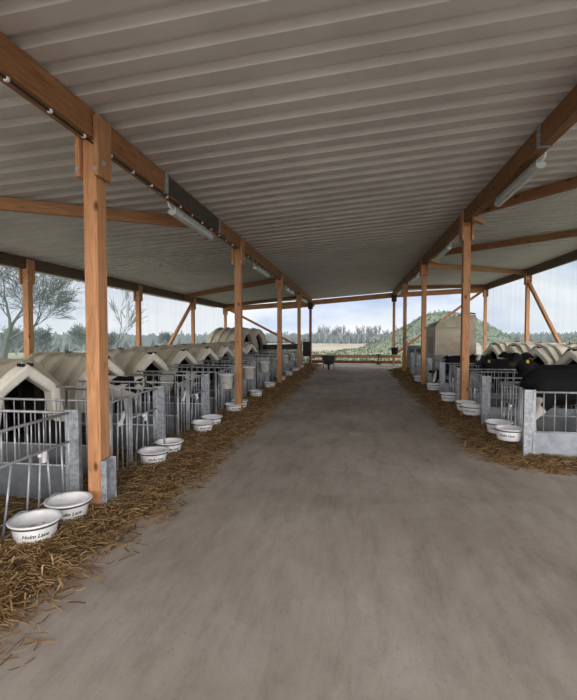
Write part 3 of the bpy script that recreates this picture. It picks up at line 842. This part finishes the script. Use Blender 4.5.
def straw_side(name,label,x0,x1,y0,y1,hf,nbl,dense):
    r=empty(name,(0,0,0),0,label,'straw'); r['kind']='stuff'
    bm=bmesh.new(); s=.075
    nx=int((x1-x0)/s); ny=int((y1-y0)/s)
    g=[[bm.verts.new((x0+i*s,y0+j*s,hf(x0+i*s,y0+j*s)+.008*noise.noise((i*.9,j*.9,.5)))) for i in range(nx+1)] for j in range(ny+1)]
    for j in range(ny):
        for i in range(nx):
            q=(g[j][i],g[j][i+1],g[j+1][i+1],g[j+1][i])
            if max(v.co.z for v in q)>-.006: bm.faces.new(q)
    bmesh.ops.delete(bm,geom=[v for v in bm.verts if not v.link_faces],context='VERTS')
    base=obj('bedding_layer',bm,M['straw_bed'],r,True); base['kind']='stuff'
    V=[];F=[]
    rnd=random.Random(5)
    for _ in range(nbl):
        x,y=dense(rnd)
        z=hf(x,y)
        if z<0:
            if x>2.8: continue
            z=.002
            e=edgeL(y) if x<0 else edgeR(y)
            if rnd.random()>math.exp(-abs(x-e)/.10): continue
        else: z+=rnd.uniform(0,.018)
        L=rnd.uniform(.04,.13)*(1+.03*y); a=rnd.uniform(0,2*PI); t=rnd.gauss(0,.14); w=rnd.uniform(.0022,.0042)*(1+.05*y)
        d=Vector((math.cos(a)*math.cos(t),math.sin(a)*math.cos(t),math.sin(t)))
        n=Vector((-math.sin(a),math.cos(a),0)); u=d.cross(n)
        c=Vector((x,y,z+.006+abs(math.sin(t))*L*.4)); k=rnd.uniform(-.1,.1)*L
        b=len(V)
        for s_,off in ((-.5,0),(0,k),(.5,0)):
            p=c+d*L*s_+u*off
            V+= [p-n*w, p+n*w, p-u*w*1.2]
        for m_ in (0,3):
            F+=[(b+m_,b+m_+1,b+m_+4,b+m_+3),(b+m_+1,b+m_+2,b+m_+5,b+m_+4),(b+m_+2,b+m_,b+m_+3,b+m_+5)]
    me=bpy.data.meshes.new('stalks'); me.from_pydata([tuple(v) for v in V],[],F); me.materials.append(M['straw'])
    o=bpy.data.objects.new('stalks',me); C.objects.link(o); o.parent=r; o['kind']='stuff'
def dl(r):
    y=1.2+22*(r.random()**1.7)
    return (r.uniform(-2.75,-1.55) if r.random()<.78 else r.uniform(-4.3,-2.7)), y
def dr(r):
    y=5.3+15*(r.random()**1.4)
    return (r.uniform(1.45,2.4) if r.random()<.8 else r.uniform(2.4,4.2)), y
straw_side('straw_bedding','trampled golden straw strewn along the left side of the aisle',-4.5,-1.5,1.0,23.4,hL,34000,dl)
straw_side('straw_bedding','trampled golden straw strewn along the right side of the aisle',1.3,4.6,5.45,21.0,hR,26000,dr)

# ------------------------------------------------------------------ calves
def chain(bm,pts,n=10,step=.35):
    """pts: (x,y,z,r[,ky]) overlapping ellipsoids along a polyline"""
    for i in range(len(pts)-1):
        a=pts[i]; b=pts[i+1]
        a=a if len(a)==5 else (*a,1.0); b=b if len(b)==5 else (*b,1.0)
        L=math.dist(a[:3],b[:3]); m=max(2,int(L/(min(a[3],b[3])*step))+1)
        for k in range(m+1):
            t=k/m; p=[a[j]+(b[j]-a[j])*t for j in range(5)]
            mat=Matrix.Translation(p[:3])@Matrix.Diagonal((p[3],p[3]*p[4],p[3],1))
            bmesh.ops.create_icosphere(bm,subdivisions=2,radius=1,matrix=mat)

WHITE=(.74,.71,.66,1); BLACK=(.010,.010,.011,1); PINK=(.55,.36,.31,1)
def make_calf(seed, black=.6, dark_top=False, head_yaw=0, head_pitch=-.35, neck_up=.95, lying=False, blaze=True, low=False, pied=False, voxel=.017, hs=1.0):
    """calf facing local +X, standing height ~1.0 m at the withers; returns root with the body and its small parts"""
    r=empty('calf'); tag(r,None,'calf')
    bm=bmesh.new()
    dz=-.47 if lying else 0
    chain(bm,[(.36,0,.74+dz,.19,.82),(.15,0,.72+dz,.225,.86),(-.15,0,.71+dz,.235,.90),(-.36,0,.76+dz,.20,.86),(-.46,0,.80+dz,.13,.95)],step=.3)
    chain(bm,[(.30,0,.84+dz,.13,.7),(0,0,.86+dz,.12,.7),(-.38,0,.87+dz,.115,.8)],step=.4)
    if not lying:
        for s in (-1,1):
            j=.03*s*(1 if seed%2 else -1)
            chain(bm,[(.30,s*.10,.66,.10,.7),(.31+j,s*.12,.45,.058),(.31+j,s*.12,.34,.044),(.30+j,s*.12,.12,.030),(.315+j,s*.12,.07,.034),(.335+j,s*.12,.028,.040)])
            chain(bm,[(-.36,s*.10,.72,.15,.72),(-.30-j,s*.13,.54,.10,.8),(-.42-j,s*.125,.36,.046),(-.46-j,s*.12,.33,.044),(-.42-j,s*.12,.12,.031),(-.41-j,s*.12,.07,.034),(-.385-j,s*.12,.028,.041)])
    else:
        for s in (-1,1):
            chain(bm,[(.28,s*.16,.20,.09),(.46,s*.19,.10,.05),(.30,s*.22,.05,.035),(.22,s*.22,.04,.035)])
            chain(bm,[(-.30,s*.16,.24,.15,.8),(-.12,s*.25,.14,.09),(-.38,s*.27,.06,.045),(-.16,s*.29,.045,.036)])
    # tail
    tz=.86+dz
    chain(bm,[(-.53,0,tz-.02,.034),(-.60,.01,tz-.12,.022),(-.61,.02,max(.05,tz-.42),.018),(-.60,.03,max(.05,tz-.56),.034),(-.60,.03,max(.04,tz-.66),.022)])
    # neck & head
    if low: poll=Vector((.74,0,.50))
    else: poll=Vector((.60,0,neck_up+.06+dz))
    cy,sy=math.cos(head_yaw),math.sin(head_yaw)
    poll.y += .10*sy; 
    cp,sp=math.cos(head_pitch),math.sin(head_pitch)
    hd=Vector((cy*cp,sy*cp,sp)); sd=Vector((-sy,cy,0)); up=sd.cross(hd)*-1
    up = hd.cross(sd)
    chain(bm,[(.34,0,.80+dz,.16,.75),(.46,poll.y*.4,(.80+dz+poll.z)/2,.125,.75),(poll.x-.03,poll.y,poll.z-.05,.092,.8)],step=.3)
    hp=lambda f,s_,u: poll+hd*f*hs+sd*s_*hs+up*u*hs
    def hc(l): chain(bm,[(*hp(*p[:3]),p[3]*hs) for p in l])
    hc([(0,0,.0,.088),(.08,0,-.005,.090),(.17,0,-.02,.070),(.25,0,-.03,.058),(.30,0,-.035,.056)])
    hc([(.02,0,-.07,.06),(.14,0,-.075,.052),(.26,0,-.065,.04)])
    for s in (-1,1):
        hc([(.07,s*.05,.02,.045),(.15,s*.035,.0,.04)])
        # ears: flattened, sideways and a little back
        for k in range(9):
            t=k/8; c=hp(-.01-.03*t, s*(.085+.145*t), .02-.01*t+.02*math.sin(PI*t)); w=(.026+.034*math.sin(PI*min(1,t*.9+.12)))*hs
            m3=Matrix((sd,hd,up)).transposed()
            mat=Matrix.Translation(c)@(m3.to_4x4())@Matrix.Diagonal((.03*hs,w*.45,w,1))
            bmesh.ops.create_icosphere(bm,subdivisions=2,radius=1,matrix=mat)
    me=bpy.data.meshes.new('tmp'); bm.to_mesh(me); bm.free()
    to=bpy.data.objects.new('tmp',me); C.objects.link(to)
    rm=to.modifiers.new('r','REMESH'); rm.mode='VOXEL'; rm.voxel_size=voxel; rm.use_smooth_shade=True
    s2=to.modifiers.new('s','SMOOTH'); s2.iterations=4; s2.factor=.5
    dg=bpy.context.evaluated_depsgraph_get(); dg.update()
    body=bpy.data.meshes.new_from_object(to.evaluated_get(dg)); bpy.data.objects.remove(to)
    body.name='body'
    ca=body.color_attributes.new('coat','FLOAT_COLOR','POINT')
    cols=[]
    thr = (black-.5)*1.1
    for v in body.vertices:
        p=v.co; rel=p-poll; f=rel.dot(hd)/hs; sx=rel.dot(sd)/hs; uu=rel.dot(up)/hs
        inhead = f>-.05 and abs(sx)<.27 and abs(uu)<.2 and rel.length<.42*hs
        n=noise.noise((p.x*2.3+seed*7.1,p.y*2.0+seed*3.3,p.z*2.3+seed))+.25*noise.noise((p.x*7+seed,p.y*7,p.z*7))
        if inhead:
            isb = True
            if blaze and f>.0 and uu>-.03 and abs(sx)<.022+.02*math.sin(max(0,f)*9) : isb=False
            if blaze and black<.7 and f>.21 and abs(sx)<.06: isb=False
            if pied: isb = noise.noise((p.x*9+2,p.y*9,p.z*7))<-.08
            if abs(sx)>.10: isb = True
            c = BLACK if isb else WHITE
            if f>.315: c = (.05,.045,.045,1) if black>.55 else PINK
        else:
            isb = n < thr or black>=1 or (dark_top and p.z>.62)
            if not lying and p.z<.26 and black<.97: isb=False
            if not lying and p.z<.05: isb=True
            if p.x<-.57 and p.z<tz-.45: isb=False
            c = BLACK if isb else WHITE
        cols += list(c)
    ca.data.foreach_set('color',cols)
    body.materials.clear(); body.materials.append(M['coat'])
    o=bpy.data.objects.new('body',body); C.objects.link(o); o.parent=r
    for s in (-1,1):
        b=bmesh.new(); bmesh.ops.create_icosphere(b,subdivisions=2,radius=.017*hs); e=obj('eye',b,M['eye'],r,True); e.location=hp(.095,s*.082,.035)
        b=bmesh.new(); bmesh.ops.create_icosphere(b,subdivisions=2,radius=.010*hs); e=obj('nostril',b,M['eye'],r,True); e.location=hp(.345,s*.026,-.02)
    b=bmesh.new(); box(b,-.022,.022,-.004,.004,-.03,.03,.003); e=obj('ear_tag',b,M['yellow'],r); e.location=hp(-.005,.17,-.055)
    e.rotation_euler=(0,0,head_yaw+PI/2)
    return r
def cplace(c,loc,rz,label,sc=1):
    c.location=loc; c.rotation_euler=(0,0,rz); c.scale=(sc,)*3; c['label']=label; c['group']='calves in the pens'; return c
# left row (calves face the aisle, +X)
cA=make_calf(3,black=.42,pied=True,head_yaw=-.9,head_pitch=-.55,neck_up=.86,hs=1.1)
cplace(cA,(-3.88,6.88,.06),-.30,'black and white calf looking through the gate of the third left pen',.86)
cB=make_calf(12,black=.22,head_yaw=-.3,head_pitch=-.5,neck_up=.80,blaze=True)
cplace(cB,(-3.62,8.72,.06),.1,'mostly white calf standing in the fourth left pen with dark face',.80)
cC=make_calf(5,black=1.2,head_yaw=-.2,head_pitch=-.5,neck_up=.80)
cplace(cC,(-3.6,10.7,.06),0,'black calf standing in the fifth left pen behind the second post',.80)
cD=make_calf(6,black=1.3,lying=True,head_yaw=-.7,head_pitch=-.25,neck_up=.85,blaze=False,voxel=.018)
cplace(cD,(-3.55,4.98,.05),-.3,'black calf lying in the second left pen behind the foreground post',.9)
# right row (calves face the aisle or stand broadside)
cE=make_calf(8,black=.42,dark_top=True,head_yaw=.5,head_pitch=-.3,neck_up=1.0)
cplace(cE,(3.02,6.78,.06),.03,'big black calf seen side on in the front right pen',1.06)
cF=make_calf(9,black=1.2,head_yaw=1.15,head_pitch=-.18,neck_up=1.03,hs=1.12,blaze=False)
cplace(cF,(3.45,8.35,.06),PI-.05,'black calf with spread ears looking over the backs in the second right pen',1.03)
cG=make_calf(10,black=1.2,head_yaw=1.1,head_pitch=-.1,neck_up=.92)
cH=make_calf(11,black=1.2,head_yaw=.95,head_pitch=-.75,low=True,blaze=True)
cplace(cG,(3.35,10.2,.06),PI,'black calf standing in the third right pen beside the reddish post',1.03)
cplace(cH,(2.92,12.2,.05),PI+.08,'black calf lowering its white-blazed face through the gate of fourth right pen',1.02)
dup(cC,(-3.6,12.6,.06),.2,'black calf standing in the sixth left pen').scale=(.8,)*3
dup(cA,(-3.6,16.2,.06),.1,'black and white calf standing in the eighth left pen').scale=(.8,)*3
dup(cC,(-3.55,18.1,.06),-.1,'black calf standing in the ninth left pen near the far end').scale=(.8,)*3
dup(cB,(3.4,14.0,.06),PI+.1,'mostly white calf standing in the fifth right pen').scale=(.95,)*3

# ------------------------------------------------------------------ vegetation
def bare_tree(seed,h,levels=5,spread=.5,r0=.16,nb=3,mat='bark',minr=.006,trunk=.28,name='bare_tree'):
    rnd=random.Random(seed); bm=bmesh.new()
    def br(p,d,L,r,lv):
        pts=[p]; rs=[r]; q=p.copy(); dd=d.copy(); m=3
        for i in range(m):
            dd=(dd+Vector((rnd.gauss(0,.13),rnd.gauss(0,.13),rnd.gauss(.03,.08)))).normalized()
            q=q+dd*L/m; pts.append(q.copy()); rs.append(max(minr,r*(1-.38*(i+1)/m)))
        tube(bm,pts,rs,5 if lv<2 else 3,False)
        if lv>=levels: return
        for k in range(nb+(1 if lv>0 else 0)):
            t=rnd.uniform(.35,1) if k else 1
            i=min(m-1,int(t*m)); f=t*m-i; b=pts[i].lerp(pts[i+1],f)
            ax=Vector((rnd.gauss(0,1),rnd.gauss(0,1),rnd.gauss(0,.5))).normalized()
            nd=(dd+ax*spread*rnd.uniform(.7,1.5)).normalized()
            br(b,nd,L*rnd.uniform(.62,.85),max(minr,rs[i+1]*.62),lv+1)
    br(Vector((0,0,-.2)),Vector((.05,0,1)).normalized(),h*trunk,r0,0)
    me=bpy.data.meshes.new(name); bm.to_mesh(me); bm.free(); me.materials.append(M[mat]); return me
t1=link_mesh('bare_tree',bare_tree(4,7.5,6,.62,.20,3,trunk=.27),None,(-16.2,18.3,terr(-16.2,18.3)))
tag(t1,'large bare tree with spreading branches beyond the left side','tree')
t2=link_mesh('bare_tree',bare_tree(9,5.2,4,.3,.06,3,minr=.008,trunk=.35),None,(-15.2,26.5,terr(-15.2,26.5)))
tag(t2,'slim bare sapling standing between the first two left outer posts','tree')
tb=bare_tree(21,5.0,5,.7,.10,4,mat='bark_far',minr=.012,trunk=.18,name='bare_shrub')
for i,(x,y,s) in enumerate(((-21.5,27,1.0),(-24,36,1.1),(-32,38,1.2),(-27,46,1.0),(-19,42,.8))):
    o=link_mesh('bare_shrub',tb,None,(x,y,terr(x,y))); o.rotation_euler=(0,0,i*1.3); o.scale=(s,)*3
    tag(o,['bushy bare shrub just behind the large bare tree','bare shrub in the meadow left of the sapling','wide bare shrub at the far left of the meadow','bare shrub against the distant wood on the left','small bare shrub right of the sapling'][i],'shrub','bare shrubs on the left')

# distant tall trees in a row, each one a thing
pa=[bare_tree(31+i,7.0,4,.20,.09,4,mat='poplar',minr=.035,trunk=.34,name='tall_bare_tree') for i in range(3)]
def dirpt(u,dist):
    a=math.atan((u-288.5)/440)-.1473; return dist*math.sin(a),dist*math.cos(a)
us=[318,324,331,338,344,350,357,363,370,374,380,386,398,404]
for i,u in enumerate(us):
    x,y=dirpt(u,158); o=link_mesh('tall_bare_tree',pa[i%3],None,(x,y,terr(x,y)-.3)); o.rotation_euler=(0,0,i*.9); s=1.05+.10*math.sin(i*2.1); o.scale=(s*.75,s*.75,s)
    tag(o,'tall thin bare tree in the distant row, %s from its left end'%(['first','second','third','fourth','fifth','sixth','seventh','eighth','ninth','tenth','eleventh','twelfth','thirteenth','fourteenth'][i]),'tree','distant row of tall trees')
# distant wood: a strip nobody could count
bm=bmesh.new(); rnd=random.Random(3)
for i in range(9000):
    a=math.radians(rnd.uniform(-62,36)); d=rnd.uniform(172,196) if a>-.25 else rnd.uniform(100,135)
    x,y=d*math.sin(a),d*math.cos(a); z=terr(x,y)
    hh=rnd.uniform(3.2,5.0)*(1+.12*noise.noise((a*22,0,0)))*(1.0 if a>-.25 else .88)
    b0=Vector((x,y,z-.3)); w_=rnd.uniform(.10,.28)
    for q_ in range(3):
        dv=Vector((rnd.gauss(0,.55),0,1)).normalized(); tp=b0+Vector((0,0,hh*rnd.uniform(.0,.5)))+dv*hh*rnd.uniform(.4,.6)
        c0=b0+Vector((0,0,(tp.z-b0.z)*.1))
        bm.faces.new([bm.verts.new(p) for p in (c0+Vector((-w_,0,0)),c0+Vector((w_,0,0)),tp+Vector((w_*1.2,.1,-.2)),tp+Vector((-w_*.8,0,0)))])
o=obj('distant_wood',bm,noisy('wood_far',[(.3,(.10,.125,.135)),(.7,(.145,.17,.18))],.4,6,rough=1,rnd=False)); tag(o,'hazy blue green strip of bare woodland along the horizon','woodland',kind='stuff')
# bushes on the right horizon
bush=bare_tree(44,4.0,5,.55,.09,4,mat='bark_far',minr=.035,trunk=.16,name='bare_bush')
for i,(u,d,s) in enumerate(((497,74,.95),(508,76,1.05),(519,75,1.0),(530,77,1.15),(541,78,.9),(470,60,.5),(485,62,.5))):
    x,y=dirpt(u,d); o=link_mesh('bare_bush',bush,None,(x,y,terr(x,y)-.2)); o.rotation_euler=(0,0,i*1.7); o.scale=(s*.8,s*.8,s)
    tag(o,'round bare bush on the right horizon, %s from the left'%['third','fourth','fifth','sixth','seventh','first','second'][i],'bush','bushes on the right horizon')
# rough grass tufts and scrub on the bank
bm=bmesh.new(); rnd=random.Random(8)
for i in range(14000):
    x=rnd.uniform(-12,32); y=rnd.uniform(26,50); z=terr(x,y)
    if z<-.2 and rnd.random()<.75: continue
    hh=rnd.uniform(.05,.20); 
    for k in range(3):
        a=rnd.uniform(0,2*PI); dx,dy=math.cos(a)*.07,math.sin(a)*.07
        p=[bm.verts.new((x-dy*.5,y+dx*.5,z-.03)),bm.verts.new((x+dy*.5,y-dx*.5,z-.03)),bm.verts.new((x+dx*rnd.uniform(.5,2),y+dy*rnd.uniform(.5,2),z+hh))]
        bm.faces.new(p)
o=obj('bank_scrub',bm,mat_straw('scrub',[(0,(.045,.068,.052)),(.4,(.08,.11,.085)),(.75,(.13,.145,.115)),(1,(.21,.20,.16))])); tag(o,'rough green scrub and grass on the earth bank outside','scrub',kind='stuff')

# ------------------------------------------------------------------ sky and light
w=bpy.data.worlds.new('sky'); scene.world=w; w.use_nodes=True; nt=w.node_tree; bg=nt.nodes['Background']
tc=nt.nodes.new('ShaderNodeTexCoord'); mp=nt.nodes.new('ShaderNodeMapping'); mp.inputs['Scale'].default_value=(1.2,1.2,4.2)
nt.links.new(tc.outputs['Generated'],mp.inputs[0])
n1=N(nt,'ShaderNodeTexNoise',Scale=2.1,Detail=7.,Roughness=.55,Distortion=.3); nt.links.new(mp.outputs[0],n1.inputs['Vector'])
r1=ramp(nt,[(.34,(.52,.63,.82)),(.46,(.74,.81,.91)),(.58,(.90,.93,.97))]); nt.links.new(n1.outputs[0],r1.inputs[0])
sx=nt.nodes.new('ShaderNodeSeparateXYZ'); nt.links.new(tc.outputs['Generated'],sx.inputs[0])
el=N(nt,'ShaderNodeMapRange'); el.inputs['From Min'].default_value=.28; el.inputs['From Max'].default_value=.9; el.inputs['To Min'].default_value=0.; el.inputs['To Max'].default_value=1.6
nt.links.new(sx.outputs['Z'],el.inputs[0])
dt=N(nt,'ShaderNodeVectorMath',operation='DOT_PRODUCT'); nt.links.new(tc.outputs['Generated'],dt.inputs[0]); dt.inputs[1].default_value=Vector((.25,-.9,.36)).normalized()
gl=N(nt,'ShaderNodeMapRange'); gl.inputs['From Min'].default_value=.1; gl.inputs['From Max'].default_value=.95; gl.inputs['To Min'].default_value=0.; gl.inputs['To Max'].default_value=4.4  # bright sky lobe behind the camera, added to light the barn interior
nt.links.new(dt.outputs['Value'],gl.inputs[0])
ad=N(nt,'ShaderNodeMath',operation='ADD'); nt.links.new(el.outputs[0],ad.inputs[0]); nt.links.new(gl.outputs[0],ad.inputs[1])
wm=N(nt,'ShaderNodeVectorMath',operation='SCALE'); wm.inputs[0].default_value=(1.0,.93,.85); nt.links.new(ad.outputs[0],wm.inputs['Scale'])
sm_=N(nt,'ShaderNodeVectorMath',operation='ADD'); nt.links.new(r1.outputs[0],sm_.inputs[0]); nt.links.new(wm.outputs[0],sm_.inputs[1])
nt.links.new(sm_.outputs[0],bg.inputs['Color']); bg.inputs['Strength'].default_value=1.0
sun=bpy.data.lights.new('sun','SUN'); sun.energy=.5; sun.angle=.6; sun.color=(1,.97,.92)
so=bpy.data.objects.new('sun',sun); C.objects.link(so); so.rotation_euler=(math.radians(48),0,math.radians(-150))
scene.view_settings.view_transform='Standard'; scene.view_settings.look='None'
scene.view_settings.exposure=.12; scene.view_settings.gamma=.91
scene.cycles.max_bounces=8; scene.cycles.transparent_max_bounces=12; scene.cycles.diffuse_bounces=5
